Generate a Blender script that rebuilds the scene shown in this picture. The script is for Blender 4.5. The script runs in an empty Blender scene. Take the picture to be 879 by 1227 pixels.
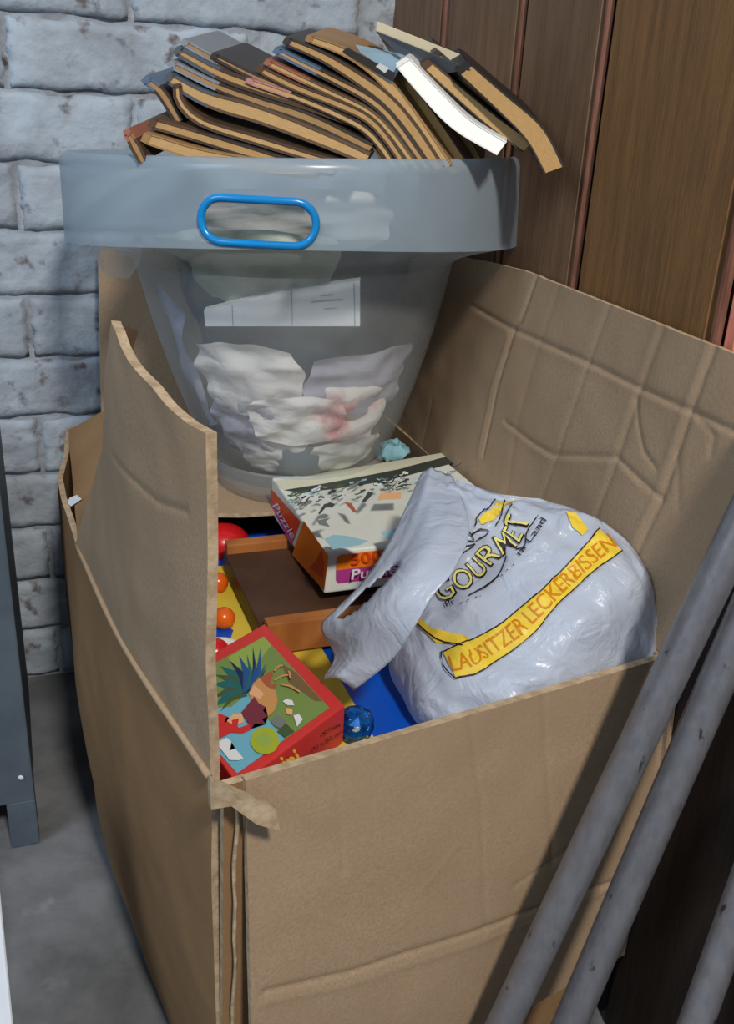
import bpy, bmesh, math, random
import numpy as np
from mathutils import Vector, Matrix, noise
from mathutils.bvhtree import BVHTree

SC = bpy.context.scene
COL = SC.collection
# ---------------------------------------------------------------- camera, light, exposure
FPX, CXP, CYP = 1130.0, 439.5, 613.5          # focal length and centre in pixels of the 879 x 1227 frame
PITCH, ROLL = math.radians(23.1), math.radians(-3.0)
EYE = np.array([0., 0., .70])
FW = np.array([0, math.cos(PITCH), -math.sin(PITCH)])
_r0 = np.array([1., 0, 0]); _u0 = np.cross(_r0, FW)
RT = math.cos(ROLL) * _r0 - math.sin(ROLL) * _u0
UP = np.cross(RT, FW)
cd = bpy.data.cameras.new('camera'); cam = bpy.data.objects.new('camera', cd); COL.objects.link(cam)
cd.sensor_fit = 'VERTICAL'; cd.sensor_height = 36.0; cd.lens = FPX / 1227 * 36.0; cd.clip_start = .02
cam.matrix_world = Matrix(((RT[0], UP[0], -FW[0], EYE[0]), (RT[1], UP[1], -FW[1], EYE[1]), (RT[2], UP[2], -FW[2], EYE[2]), (0, 0, 0, 1)))
SC.camera = cam
SC.view_settings.view_transform = 'Standard'; SC.view_settings.look = 'None'
SC.view_settings.gamma = 1.0; SC.view_settings.exposure = 0.0; SC.view_settings.use_curve_mapping = False

w = bpy.data.worlds.new('world'); SC.world = w; w.use_nodes = True
w.node_tree.nodes['Background'].inputs[0].default_value = (.62, .78, 1.0, 1)
w.node_tree.nodes['Background'].inputs[1].default_value = .24

def area(name, loc, target, size, power, color):
    d = bpy.data.lights.new(name, 'AREA'); d.shape = 'DISK'; d.size = size; d.energy = power; d.color = color
    o = bpy.data.objects.new(name, d); COL.objects.link(o); o.location = loc
    o.rotation_euler = (Vector(target) - Vector(loc)).to_track_quat('-Z', 'Y').to_euler()
    return o
area('ceiling_lamp_light', (.46, -.78, 1.95), (0, .8, .4), .22, 37, (1.0, .93, .84))
area('window_daylight', (-1.5, -.9, 1.9), (-.1, .9, .5), .9, 20, (.72, .86, 1.0))

# ---------------------------------------------------------------- helpers
def ray(x, y): return FW + RT * (x - CXP) / FPX - UP * (y - CYP) / FPX
def onz(x, y, z):                              # pixel -> point at height z
    d = ray(x, y); return EYE + d * ((z - EYE[2]) / d[2])
def onp(x, y, n, c):                           # pixel -> point on the plane n.P = c
    n = np.array(n, float); d = ray(x, y); return EYE + d * ((c - EYE @ n) / (d @ n))
def ony(x, y, Y): return onp(x, y, (0, 1, 0), Y)
E1 = np.array([.934, .358, 0]); E2 = np.array([-.358, .934, 0]); EZ = np.array([0, 0, 1.])
YAW = math.atan2(.358, .934)
def L(a, b, z): return E1 * a + E2 * b + EZ * z   # the box's own frame
def lin(c):
    c = c / 255.0
    return c / 12.92 if c <= .04045 else ((c + .055) / 1.055) ** 2.4
def rgb(r, g, b): return (lin(r), lin(g), lin(b), 1)

def mat(name, c1, c2=None, rough=.6, scale=12, bump=0., bscale=90, stretch=(1, 1, 1), spec=.3, metal=0., lo=.38, hi=.62, c3=None, scale3=160, lo3=.62, hi3=.7, uv=False, detail=6, coat=0, dist=.002):
    m = bpy.data.materials.new(name); m.use_nodes = True; nt = m.node_tree; N = nt.nodes; K = nt.links
    b = N['Principled BSDF']; b.inputs['Roughness'].default_value = rough; b.inputs['Metallic'].default_value = metal
    b.inputs['Specular IOR Level'].default_value = spec
    if coat: b.inputs['Coat Weight'].default_value = coat; b.inputs['Coat Roughness'].default_value = .08
    tc = N.new('ShaderNodeTexCoord'); mp = N.new('ShaderNodeMapping'); mp.inputs['Scale'].default_value = stretch
    K.new(tc.outputs['UV' if uv else 'Object'], mp.inputs[0])
    b.inputs['Base Color'].default_value = c1
    out = None
    if c2:
        n = N.new('ShaderNodeTexNoise'); n.inputs['Scale'].default_value = scale; n.inputs['Detail'].default_value = detail; n.inputs['Roughness'].default_value = .6
        r = N.new('ShaderNodeValToRGB'); e = r.color_ramp.elements
        e[0].position = lo; e[0].color = c1; e[1].position = hi; e[1].color = c2
        K.new(mp.outputs[0], n.inputs[0]); K.new(n.outputs[0], r.inputs[0]); out = r.outputs[0]
        if c3:
            n3 = N.new('ShaderNodeTexNoise'); n3.inputs['Scale'].default_value = scale3; n3.inputs['Detail'].default_value = 4
            r3 = N.new('ShaderNodeValToRGB'); r3.color_ramp.elements[0].position = lo3; r3.color_ramp.elements[1].position = hi3
            mx = N.new('ShaderNodeMixRGB'); mx.inputs[2].default_value = c3
            K.new(mp.outputs[0], n3.inputs[0]); K.new(n3.outputs[0], r3.inputs[0]); K.new(r3.outputs[0], mx.inputs[0]); K.new(out, mx.inputs[1]); out = mx.outputs[0]
        K.new(out, b.inputs['Base Color'])
    if bump:
        n2 = N.new('ShaderNodeTexNoise'); n2.inputs['Scale'].default_value = bscale; n2.inputs['Detail'].default_value = 5
        bp = N.new('ShaderNodeBump'); bp.inputs['Strength'].default_value = bump; bp.inputs['Distance'].default_value = dist
        K.new(mp.outputs[0], n2.inputs[0]); K.new(n2.outputs[0], bp.inputs['Height']); K.new(bp.outputs[0], b.inputs['Normal'])
    return m
def flat(name, c, rough=.5, spec=.3): return mat(name, c, rough=rough, spec=spec)

def frosted(name, color, haze, rough=.3, transl=.45):
    m = bpy.data.materials.new(name); m.use_nodes = True; nt = m.node_tree; N = nt.nodes; K = nt.links
    b = N['Principled BSDF']; b.inputs['Base Color'].default_value = color; b.inputs['Roughness'].default_value = rough
    t = N.new('ShaderNodeBsdfTranslucent'); t.inputs[0].default_value = color
    x = N.new('ShaderNodeBsdfTransparent'); x.inputs[0].default_value = (.93, .95, .97, 1)
    m1 = N.new('ShaderNodeMixShader'); m1.inputs[0].default_value = transl
    K.new(b.outputs[0], m1.inputs[1]); K.new(t.outputs[0], m1.inputs[2])
    m2 = N.new('ShaderNodeMixShader'); K.new(x.outputs[0], m2.inputs[1]); K.new(m1.outputs[0], m2.inputs[2])
    tc = N.new('ShaderNodeTexCoord'); n = N.new('ShaderNodeTexNoise'); n.inputs['Scale'].default_value = 9; n.inputs['Detail'].default_value = 4
    mr = N.new('ShaderNodeMapRange'); mr.inputs[1].default_value = .3; mr.inputs[2].default_value = .7
    mr.inputs[3].default_value = haze - .07; mr.inputs[4].default_value = haze + .07
    K.new(tc.outputs['Object'], n.inputs[0]); K.new(n.outputs[0], mr.inputs[0]); K.new(mr.outputs[0], m2.inputs[0])
    K.new(m2.outputs[0], N['Material Output'].inputs[0])
    return m

def mesh_obj(name, V, F, mats=None, parent=None, smooth=False, mi=None, uv=None):
    me = bpy.data.meshes.new(name); me.from_pydata([tuple(map(float, v)) for v in V], [], F)
    if mats is not None:
        for m in (mats if isinstance(mats, (list, tuple)) else [mats]): me.materials.append(m)
    if mi is not None: me.polygons.foreach_set('material_index', np.array(mi, dtype=np.int32))
    if uv is not None:
        ul = me.uv_layers.new(name='UVMap')
        for lp in me.loops: ul.data[lp.index].uv = uv[lp.vertex_index]
    bm = bmesh.new(); bm.from_mesh(me); bmesh.ops.recalc_face_normals(bm, faces=bm.faces); bm.to_mesh(me); bm.free()
    if smooth: me.polygons.foreach_set('use_smooth', [True] * len(me.polygons))
    me.update()
    return link(name, me, parent)
def link(name, me, parent=None):
    o = bpy.data.objects.new(name, me); COL.objects.link(o)
    if parent is not None: attach(o, parent)
    return o
def attach(o, parent):
    o.parent = parent; wl = parent['_w'] if '_w' in parent else (0, 0, 0)
    o.matrix_parent_inverse = Matrix.Translation(-Vector(wl))
def empty(name, loc):
    o = bpy.data.objects.new(name, None); o.empty_display_size = .02; COL.objects.link(o); o.location = tuple(map(float, loc)); o['_w'] = [float(v) for v in loc]
    return o
def tag(o, label, cat, group=None):
    o['label'] = label; o['category'] = cat
    if group: o['group'] = group
    return o
def struct(o): o['kind'] = 'structure'; return o

def bm_obj(name, bm, mats, parent=None, smooth=False):
    me = bpy.data.meshes.new(name); bmesh.ops.recalc_face_normals(bm, faces=bm.faces); bm.to_mesh(me); bm.free()
    for m in (mats if isinstance(mats, (list, tuple)) else [mats]): me.materials.append(m)
    if smooth: me.polygons.foreach_set('use_smooth', [True] * len(me.polygons))
    return link(name, me, parent)
def add_hex(bm, P, bevel=0., seg=2):
    """P: 8 points, four bottom then four top in the same turn."""
    vs = [bm.verts.new(tuple(map(float, p))) for p in P]
    fs = [bm.faces.new([vs[i] for i in f]) for f in ((3, 2, 1, 0), (4, 5, 6, 7), (0, 1, 5, 4), (1, 2, 6, 5), (2, 3, 7, 6), (3, 0, 4, 7))]
    if bevel:
        es = list({e for f in fs for e in f.edges})
        bmesh.ops.bevel(bm, geom=es, offset=bevel, segments=seg, affect='EDGES', profile=.6)
def lbox(a0, a1, b0, b1, z0, z1, rot=0, c=None):
    c = c or ((a0 + a1) / 2, (b0 + b1) / 2); R = []
    for z in (z0, z1):
        for a, b in ((a0, b0), (a1, b0), (a1, b1), (a0, b1)):
            da, db = a - c[0], b - c[1]
            R.append(L(c[0] + da * math.cos(rot) - db * math.sin(rot), c[1] + da * math.sin(rot) + db * math.cos(rot), z))
    return R
def box_obj(name, P, m, parent=None, bevel=.001, seg=2, smooth=False):
    bm = bmesh.new(); add_hex(bm, P, bevel, seg); return bm_obj(name, bm, m, parent, smooth)

def smooth_path(pts, n):
    P = np.array(pts, float)
    if len(P) == 2: return np.array([P[0] + (P[1] - P[0]) * t for t in np.linspace(0, 1, n)])
    Q = np.vstack([2 * P[0] - P[1], P, 2 * P[-1] - P[-2]]); out = []
    d = np.r_[0, np.cumsum(np.linalg.norm(np.diff(P, axis=0), axis=1))]
    for s in np.linspace(0, d[-1], n):
        k = min(max(np.searchsorted(d, s, side='right') - 1, 0), len(P) - 2); t = (s - d[k]) / max(d[k + 1] - d[k], 1e-9)
        p0, p1, p2, p3 = Q[k], Q[k + 1], Q[k + 2], Q[k + 3]
        out.append(.5 * (2 * p1 + (p2 - p0) * t + (2 * p0 - 5 * p1 + 4 * p2 - p3) * t * t + (3 * p1 - p0 - 3 * p2 + p3) * t ** 3))
    return np.array(out)
def lerp_path(pts, n):
    P = np.array(pts, float); d = np.r_[0, np.cumsum(np.linalg.norm(np.diff(P, axis=0), axis=1))]; d /= d[-1]
    t = np.linspace(0, 1, n); return np.stack([np.interp(t, d, P[:, k]) for k in range(P.shape[1])], axis=1)

def tube(name, pts, r, m, parent=None, seg=16, caps=True, closed=False, squash=1.0, up=(0, 0, 1)):
    P = np.array(pts, float); n = len(P); V = []; F = []
    for i in range(n):
        t = (P[(i + 1) % n] - P[i - 1]) if closed else (P[min(i + 1, n - 1)] - P[max(i - 1, 0)])
        t = t / np.linalg.norm(t); u = np.cross(t, np.array(up, float))
        if np.linalg.norm(u) < 1e-4: u = np.cross(t, np.array([1., 0, 0]))
        u /= np.linalg.norm(u); v = np.cross(u, t); rr = r[i] if hasattr(r, '__len__') else r
        for k in range(seg):
            a = 2 * math.pi * k / seg; V.append(P[i] + rr * (math.cos(a) * u + squash * math.sin(a) * v))
    for i in range(n if closed else n - 1):
        for k in range(seg):
            j = (i + 1) % n; F.append((i * seg + k, i * seg + (k + 1) % seg, j * seg + (k + 1) % seg, j * seg + k))
    if caps and not closed: F.append(tuple(range(seg))[::-1]); F.append(tuple(range((n - 1) * seg, n * seg)))
    return mesh_obj(name, V, F, m, parent, True)

def seg_dist(P, poly):
    """distance from points P (n,3) to a polyline and the signed side is not needed"""
    best = np.full(len(P), 9.)
    for a, b in zip(poly[:-1], poly[1:]):
        a = np.array(a); b = np.array(b); ab = b - a; t = np.clip(((P - a) @ ab) / (ab @ ab), 0, 1)
        best = np.minimum(best, np.linalg.norm(P - (a + t[:, None] * ab), axis=1))
    return best
def sheet(name, bot, top, nu, nv, thick, mats, parent, creases=(), bulge=None, wave=0., seed=0):
    """A board between two 3-D polylines, with folded creases, thickness and its own cut edge (material 1)."""
    B = lerp_path(bot, nu); T = lerp_path(top, nu); v = np.linspace(0, 1, nv)
    P = B[:, None, :] * (1 - v[None, :, None]) + T[:, None, :] * v[None, :, None]      # nu, nv, 3
    du = np.gradient(P, axis=0); dv = np.gradient(P, axis=1); Nn = np.cross(du, dv); Nn /= np.linalg.norm(Nn, axis=2, keepdims=True) + 1e-12
    if (Nn.mean((0, 1)) @ (EYE - P.mean((0, 1)))) < 0: Nn = -Nn                        # towards the room
    flatP = P.reshape(-1, 3); D = np.zeros(len(flatP)); Nm = Nn.mean((0, 1)); Nm /= np.linalg.norm(Nm)
    pf = flatP - (flatP @ Nm)[:, None] * Nm
    for poly, depth, wid in creases:
        pp = np.array(poly); pp = pp - (pp @ Nm)[:, None] * Nm
        d = seg_dist(pf, pp); D += (depth * .62 if depth < 0 else depth * .25) * np.exp(-(d / (wid * .75)) ** 1.3)
    if wave:
        D += np.array([noise.noise(Vector(p) * 9 + Vector((seed, 0, 0))) * wave + noise.noise(Vector(p) * 30 + Vector((seed, 5, 0))) * wave * .25 for p in flatP])
    if bulge: 
        U_, V_ = np.meshgrid(np.linspace(0, 1, nu), v, indexing='ij'); D += bulge(U_, V_).reshape(-1)
    A = flatP + D[:, None] * Nn.reshape(-1, 3); Bk = A - thick * Nn.reshape(-1, 3); n = nu * nv
    V = np.vstack([A, Bk]); F = []; mi = []; idx = lambda i, j: i * nv + j
    for i in range(nu - 1):
        for j in range(nv - 1):
            q = (idx(i, j), idx(i + 1, j), idx(i + 1, j + 1), idx(i, j + 1)); F.append(q); mi.append(0); F.append(tuple(n + k for k in q[::-1])); mi.append(0)
    rim = [idx(i, 0) for i in range(nu)] + [idx(nu - 1, j) for j in range(1, nv)] + [idx(i, nv - 1) for i in range(nu - 2, -1, -1)] + [idx(0, j) for j in range(nv - 2, 0, -1)]
    for a, b in zip(rim, rim[1:] + rim[:1]): F.append((a, b, n + b, n + a)); mi.append(1)
    o = mesh_obj(name, V, F, mats, parent, True, mi)
    try: o.data.set_sharp_from_angle(angle=math.radians(50))
    except Exception: pass
    return o

# flat print: px polygons / strokes / words mapped by a function onto a surface
def dense(bm, maxlen):
    for _ in range(5):
        es = [e for e in bm.edges if e.calc_length() > maxlen]
        if not es: break
        bmesh.ops.subdivide_edges(bm, edges=es, cuts=1); bmesh.ops.triangulate(bm, faces=[f for f in bm.faces if len(f.verts) > 3])
def ink(name, polys, mapper, mats, parent, maxlen=None):
    """polys: list of (pixel polygon, material index); later ones lie on top."""
    bm = bmesh.new(); lift = {}
    for k, (pg, mi) in enumerate(polys):
        vs = [bm.verts.new((p[0], p[1], k)) for p in pg]
        try: f = bm.faces.new(vs); f.material_index = mi
        except ValueError: pass
    bmesh.ops.triangulate(bm, faces=bm.faces)
    if maxlen: dense(bm, maxlen)
    for v in bm.verts: v.co = Vector(tuple(map(float, mapper(v.co.x, v.co.y, v.co.z))))
    me = bpy.data.meshes.new(name); bm.to_mesh(me); bm.free()
    for m in (mats if isinstance(mats, (list, tuple)) else [mats]): me.materials.append(m)
    return link(name, me, parent)
def stroke(pts, wpx, n=None):
    P = smooth_path(pts, n or max(6, int(len(pts) * 5))); t = np.gradient(P, axis=0); t /= np.linalg.norm(t, axis=1, keepdims=True) + 1e-9
    nn = np.stack([-t[:, 1], t[:, 0]], 1) * wpx / 2; A = P + nn; B = P - nn
    return [[A[i], A[i + 1], B[i + 1], B[i]] for i in range(len(P) - 1)]
def letters(text, base, height, offset=0., squeeze=None, shear=0.):
    """pixel triangles of a word set along a pixel baseline (left to right); height is cap height in px"""
    cu = bpy.data.curves.new('word', 'FONT'); cu.body = text; cu.size = 1; cu.offset = offset; cu.resolution_u = 3; cu.shear = shear
    ob = bpy.data.objects.new('word', cu); COL.objects.link(ob); bpy.context.view_layer.update()
    me = ob.to_mesh(); V = np.array([v.co[:] for v in me.vertices]); me.calc_loop_triangles(); T = [tuple(t.vertices) for t in me.loop_triangles]
    ob.to_mesh_clear(); bpy.data.objects.remove(ob); bpy.data.curves.remove(cu)
    P = smooth_path(base, 60); d = np.r_[0, np.cumsum(np.linalg.norm(np.diff(P, axis=0), axis=1))]
    x0, x1 = V[:, 0].min(), V[:, 0].max(); s = (V[:, 0] - x0) / (x1 - x0) * d[-1] * (squeeze or 1)
    bx = np.interp(s, d, P[:, 0]); by = np.interp(s, d, P[:, 1]); t = np.gradient(P, axis=0); tx = np.interp(s, d, t[:, 0]); ty = np.interp(s, d, t[:, 1])
    l = np.hypot(tx, ty); nx, ny = ty / l, -tx / l; hh = V[:, 1] / .69 * height
    Q = np.stack([bx + nx * hh, by + ny * hh], 1)
    return [[Q[i] for i in f] for f in T]

# ---------------------------------------------------------------- materials
M_card = mat('cardboard', rgb(160, 136, 110), rgb(172, 148, 122), .85, 7, .12, 320, spec=.15, c3=rgb(159, 135, 109), scale3=520, lo3=.4, hi3=.66)
M_cardout = mat('cardboard_outside', rgb(154, 122, 88), rgb(142, 110, 78), .8, 5, .12, 320, spec=.15, c3=rgb(141, 110, 78), scale3=520, lo3=.4, hi3=.66)
M_edge = mat('cardboard_cut_edge', rgb(190, 168, 140), rgb(160, 138, 110), .9, 120, .2, 300, spec=.1)
M_brick = mat('whitewashed_brick', rgb(174, 187, 200), rgb(150, 158, 168), .9, 14, .7, 70, spec=.15, c3=rgb(104, 96, 98), scale3=46, lo3=.60, hi3=.72, dist=.004)
M_mortar = mat('whitewashed_mortar', rgb(168, 178, 188), rgb(140, 143, 150), .95, 18, .8, 90, spec=.1, c3=rgb(84, 72, 68), scale3=30, lo3=.62, hi3=.72, dist=.004)
M_floor = mat('dusty_concrete', rgb(96, 98, 100), rgb(126, 128, 132), .95, 9, .3, 80, spec=.15, c3=rgb(165, 170, 178), scale3=11, lo3=.62, hi3=.78)
M_plank = mat('old_plank', rgb(134, 96, 58), rgb(112, 80, 48), .6, 10, .25, 60, stretch=(14, 14, 1), spec=.3, c3=rgb(60, 42, 30), scale3=14, lo3=.68, hi3=.78)
M_plank2 = mat('old_plank_darker', rgb(126, 96, 72), rgb(108, 82, 60), .6, 9, .25, 60, stretch=(12, 12, 1), spec=.3, c3=rgb(60, 42, 30), scale3=14, lo3=.68, hi3=.78)
M_bead = mat('reddish_lit_bead', rgb(138, 92, 72), rgb(106, 68, 52), .5, 20, .2, 60, stretch=(6, 6, 1))  # reddish light along the board edges put into the bead colour
M_pink = mat('pink_lit_wood', rgb(240, 150, 125), rgb(215, 120, 98), .5, 20, .1, 60, stretch=(6, 6, 1))  # pink light on the post edge painted into the wood
M_dark = mat('shade_dark_wood', rgb(46, 36, 30), rgb(32, 26, 22), .8, 12, .2, 60, stretch=(8, 8, 1))  # wood darkened in colour for places that lie in shade
M_steel = mat('grey_steel_pipe', rgb(132, 132, 138), rgb(120, 120, 126), .36, 90, .08, 200, spec=.5, metal=.45, c3=rgb(64, 62, 62), scale3=70, lo3=.66, hi3=.72, stretch=(1.6, 1.6, .7))
M_cab = mat('blue_grey_paint', rgb(92, 104, 116), rgb(82, 94, 106), .5, 20, .1, 100)
M_white = mat('white_paint', rgb(225, 232, 240), rgb(212, 220, 230), .5, 10)
M_tub = frosted('frosted_plastic', (.74, .79, .80, 1), .30, .3, .4)
M_collar = frosted('milky_plastic', (.48, .60, .70, 1), .62, .22, .35)
M_blue = mat('blue_plastic', rgb(16, 140, 212), rgb(18, 130, 200), .22, 8, spec=.5)
M_toyblue = mat('toy_blue', rgb(2, 88, 205), rgb(4, 80, 190), .3, 8, spec=.45)
M_toyyel = mat('toy_yellow', rgb(226, 200, 74), rgb(214, 186, 60), .45, 10, spec=.3)
M_orange = mat('orange_bead', rgb(232, 104, 24), rgb(220, 92, 18), .25, 10, spec=.5)
M_red = mat('red_plastic', rgb(206, 30, 34), rgb(190, 24, 28), .25, 10, spec=.5)
M_whitep = mat('white_plastic', rgb(225, 225, 222), rgb(212, 212, 210), .35, 10)
M_page = mat('page_edges', rgb(196, 160, 110), rgb(158, 122, 78), .9, 1.0, .5, 1.0, stretch=(3, 26, 1), uv=True, lo=.3, hi=.7, spec=.1)
M_page2 = mat('page_edges_yellowed', rgb(204, 170, 120), rgb(168, 132, 86), .9, 1.0, .5, 1.0, stretch=(3, 22, 1), uv=True, lo=.3, hi=.7, spec=.1)
M_page3 = mat('page_edges_brown', rgb(178, 144, 100), rgb(140, 108, 72), .9, 1.0, .5, 1.0, stretch=(3, 26, 1), uv=True, lo=.3, hi=.7, spec=.1)

# ---------------------------------------------------------------- the setting
NB, CB = E2, 1.115           # brick wall plane
NW, CW = E1, .430            # plank wall plane
def wl(s, z, out=0.): return E1 * s + E2 * (CB - out) + EZ * z          # along the brick wall
def wp(t, z, out=0.): return E1 * (CW - out) + E2 * t + EZ * z          # along the plank wall

bm = bmesh.new(); nX = 60
fv = [[bm.verts.new(tuple(L(-1.2 + 2.4 * i / nX, -.6 + 1.75 * j / nX, noise.noise(Vector((i * .5, j * .5, 0))) * .0016))) for j in range(nX + 1)] for i in range(nX + 1)]
for i in range(nX):
    for j in range(nX): bm.faces.new((fv[i][j], fv[i + 1][j], fv[i + 1][j + 1], fv[i][j + 1]))
struct(bm_obj('floor', bm, M_floor, None, True))

random.seed(4)
S0, S1, ZT = -.75, CW + .02, 1.12
nx, nz = 170, 160; V = []; F = []
for i in range(nx + 1):
    for j in range(nz + 1):
        s = S0 + (S1 - S0) * i / nx; z = -.02 + (ZT + .02) * j / nz
        V.append(wl(s, z, -.0035 + .004 * noise.noise(Vector((s * 22, z * 22, 3))) + .002 * noise.noise(Vector((s * 70, z * 70, 1)))))
for i in range(nx):
    for j in range(nz): a = i * (nz + 1) + j; F.append((a, a + nz + 1, a + nz + 2, a + 1))
wall_back = struct(mesh_obj('wall_back', V, F, M_mortar, None, True))
def brick_mesh(k, lx=.246, lz=.065, d=.02):
    me = bpy.data.meshes.new('brick'); n1, n2 = 40, 13; V = []; F = []
    for i in range(n1 + 1):
        for j in range(n2 + 1):
            u = 2 * i / n1 - 1; v = 2 * j / n2 - 1
            ed = max(0, 1 - min((1 - abs(u)) * lx / 2, (1 - abs(v)) * lz / 2) / .007)
            h = .0035 - .0075 * ed ** 2 * .62 + .0028 * noise.noise(Vector((u * 3 + k * 7, v * 1.2, k))) + .0016 * noise.noise(Vector((u * 14 + k * 3, v * 5, k + 4)))
            p = noise.noise(Vector((u * 9 + k * 5, v * 3, k + 9)))
            if p > .5: h -= (p - .5) * .006
            jx = .004 * noise.noise(Vector((v * 3, k, 1))) * abs(u); jz = .004 * noise.noise(Vector((u * 4, k, 2))) * abs(v)
            V.append((u * lx / 2 + jx, -h, v * lz / 2 + jz))
    n = n2 + 1
    for i in range(n1):
        for j in range(n2): F.append((i * n + j, (i + 1) * n + j, (i + 1) * n + j + 1, i * n + j + 1))
    rim = [i * n for i in range(n1 + 1)] + [n1 * n + j for j in range(1, n)] + [i * n + n2 for i in range(n1 - 1, -1, -1)] + [j for j in range(n2 - 1, 0, -1)]
    base = len(V); V += [(V[r][0], d, V[r][2]) for r in rim]
    for q in range(len(rim)): F.append((rim[q], base + q, base + (q + 1) % len(rim), rim[(q + 1) % len(rim)]))
    me.from_pydata(V, [], F); me.materials.append(M_brick); me.polygons.foreach_set('use_smooth', [True] * len(F)); me.update(); return me
for mm_ in (M_brick, M_mortar):
    nt_ = mm_.node_tree; g_ = nt_.nodes.new('ShaderNodeNewGeometry'); nt_.links.new(g_.outputs['Position'], [n_ for n_ in nt_.nodes if n_.type == 'MAPPING'][0].inputs[0])
BM = [brick_mesh(k) for k in range(14)]
PZ, PL = .0699, .252
for r in range(16):
    zc = PZ * (r + .5) + .002
    off = (.5 if r % 2 else 0) * PL + .03 * noise.noise(Vector((r, 1, 1)))
    k = 0
    while True:
        sc = S1 - .06 - off - PL * k; k += 1
        if sc < S0: break
        if sc + PL / 2 > CW + .03: continue
        o = bpy.data.objects.new('brick', BM[random.randrange(14)]); COL.objects.link(o); attach(o, wall_back)
        o.location = tuple(wl(sc, zc, 0)); o.rotation_euler = (random.uniform(-.01, .01), random.uniform(-.006, .006), YAW)

# plank wall: boards with a rounded reddish-lit bead on one edge
wr = struct(empty('wall_right', wp(.6, 0)))
gaps = [CB + .03] + [float(onp(x, y, NW, CW) @ E2) for x, y in ((537, 0), (630, 0), (712, 170), (868, 380))]
def plank(t0, t1, m, z0=0., z1=1.25, out=0., bead=.013):
    """board from t1 (near) to t0 (far), face towards the box, hollow bead along the near edge"""
    bm = bmesh.new(); prof = [(t0 - .0015, .0), (t0 - .0015, .012), (t0 - .006, .0155), (t1 + bead + .004, .0155), (t1 + bead + .002, .011), (t1 + bead - .001, .0115)]
    for a in np.linspace(math.pi * .85, 0, 7): prof.append((t1 + .0015 + bead / 2 - bead / 2 * -math.cos(a) * 1.0, .009 + .007 * math.sin(a)))
    prof.append((t1 + .0015, 0.))
    lo = [bm.verts.new(tuple(wp(t, z0, o + out - .015))) for t, o in prof]; hi = [bm.verts.new(tuple(wp(t, z1, o + out - .015))) for t, o in prof]
    n = len(prof)
    for q in range(n):
        f = bm.faces.new((lo[q], lo[(q + 1) % n], hi[(q + 1) % n], hi[q])); f.material_index = 1 if 4 <= q < n - 1 else 0
    bm.faces.new(hi); bm.faces.new(lo[::-1])
    return bm_obj('plank', bm, [m, M_bead], wr)
for i in range(4): plank(gaps[i], gaps[i + 1], (M_plank2, M_plank2, M_plank2, M_plank)[i], bead=(.012, .010, .010, .012)[i])
tn = gaps[4]
box_obj('post', [wp(t, z, o) for z in (.48, 1.25) for t, o in ((tn - .0015, -.02), (tn - .011, -.02), (tn - .011, -.002), (tn - .0015, -.002))], M_pink, wr, .0008)
plank(tn - .03, tn - .17, M_dark, out=-.022); plank(tn - .17, tn - .31, M_dark, out=-.022)  # recessed boards, coloured dark for the unlit opening past the post
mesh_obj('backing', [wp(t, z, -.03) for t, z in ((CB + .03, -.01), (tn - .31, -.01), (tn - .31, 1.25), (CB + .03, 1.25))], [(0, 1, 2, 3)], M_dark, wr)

# ---------------------------------------------------------------- the large cardboard box
ZR = .36
P0 = onz(268, 943, ZR); P1 = onz(800, 788, ZR); P2 = L(.062, 1.01, ZR); P3 = L(.405, 1.03, ZR); PB = onz(92, 652, ZR)
P1 = L(min(P1 @ E1, .398), P1 @ E2, ZR)
PF = onz(74, 512, ZR)
def dn(p, z=.004, k=1.): return np.array([p[0], p[1], z])
cb = tag(empty('cardboard_box', dn((P0 + P3) / 2, 0)), 'large open brown cardboard box with upright flaps holding toys and the tub', 'box')
MM = [M_card, M_edge]; MO = [M_cardout, M_edge]
Q0 = onz(262, 1330, 0.0); ctr = (P0 + P1 + P2 + P3) / 4
b0 = np.array([-.078, .425, .004]); b2 = onz(92, 842, .004); bB = (b0 * .5 + b2 * .5)
b2 = np.array([-.338, .985, .004]); PF = np.array([-.335, .985, ZR])
LTOP = [onz(250, 930, ZR), .5 * (P0 + PB) + np.array([-.008, -.003, 0]), PB, .5 * (PB + PF) + np.array([-.012, -.004, 0]), PF]
sheet('left_panel', [b0, bB + np.array([-.012, -.004, 0]), b2], LTOP, 90, 60, .005, MO, cb,
      creases=[([onp(x, y, E1, .06) for x, y in ((195, 905), (203, 960))], .0012, .002), ([onp(x, y, E1, .06) for x, y in ((232, 1035), (262, 1065))], .001, .002)],
      bulge=lambda u, v: .012 * np.sin(np.pi * u) * np.sin(np.pi * v) , wave=.003, seed=1)
tube('fold_ridge', smooth_path(LTOP[:3], 30), .0022, M_card, cb, 8)
fr = E2 * -1
sheet('front_panel', [b0, L(.395, .455, .004)], [P0, P1], 50, 40, .005, MO, cb, wave=.001, seed=2)
sheet('right_panel', [L(.395, .455, .004), L(.402, 1.03, .004)], [P1, P3], 50, 40, .005, MM, cb, wave=.001, seed=3)
sheet('back_panel', [b2, L(.402, 1.03, .004)], [PF, P3], 50, 40, .005, MM, cb, wave=.001, seed=4)
sheet('bottom_panel', [b0 + EZ * .003, L(.395, .455, .007)], [b2 + EZ * .003, L(.402, 1.03, .007)], 12, 12, .004, MM, cb)

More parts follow.
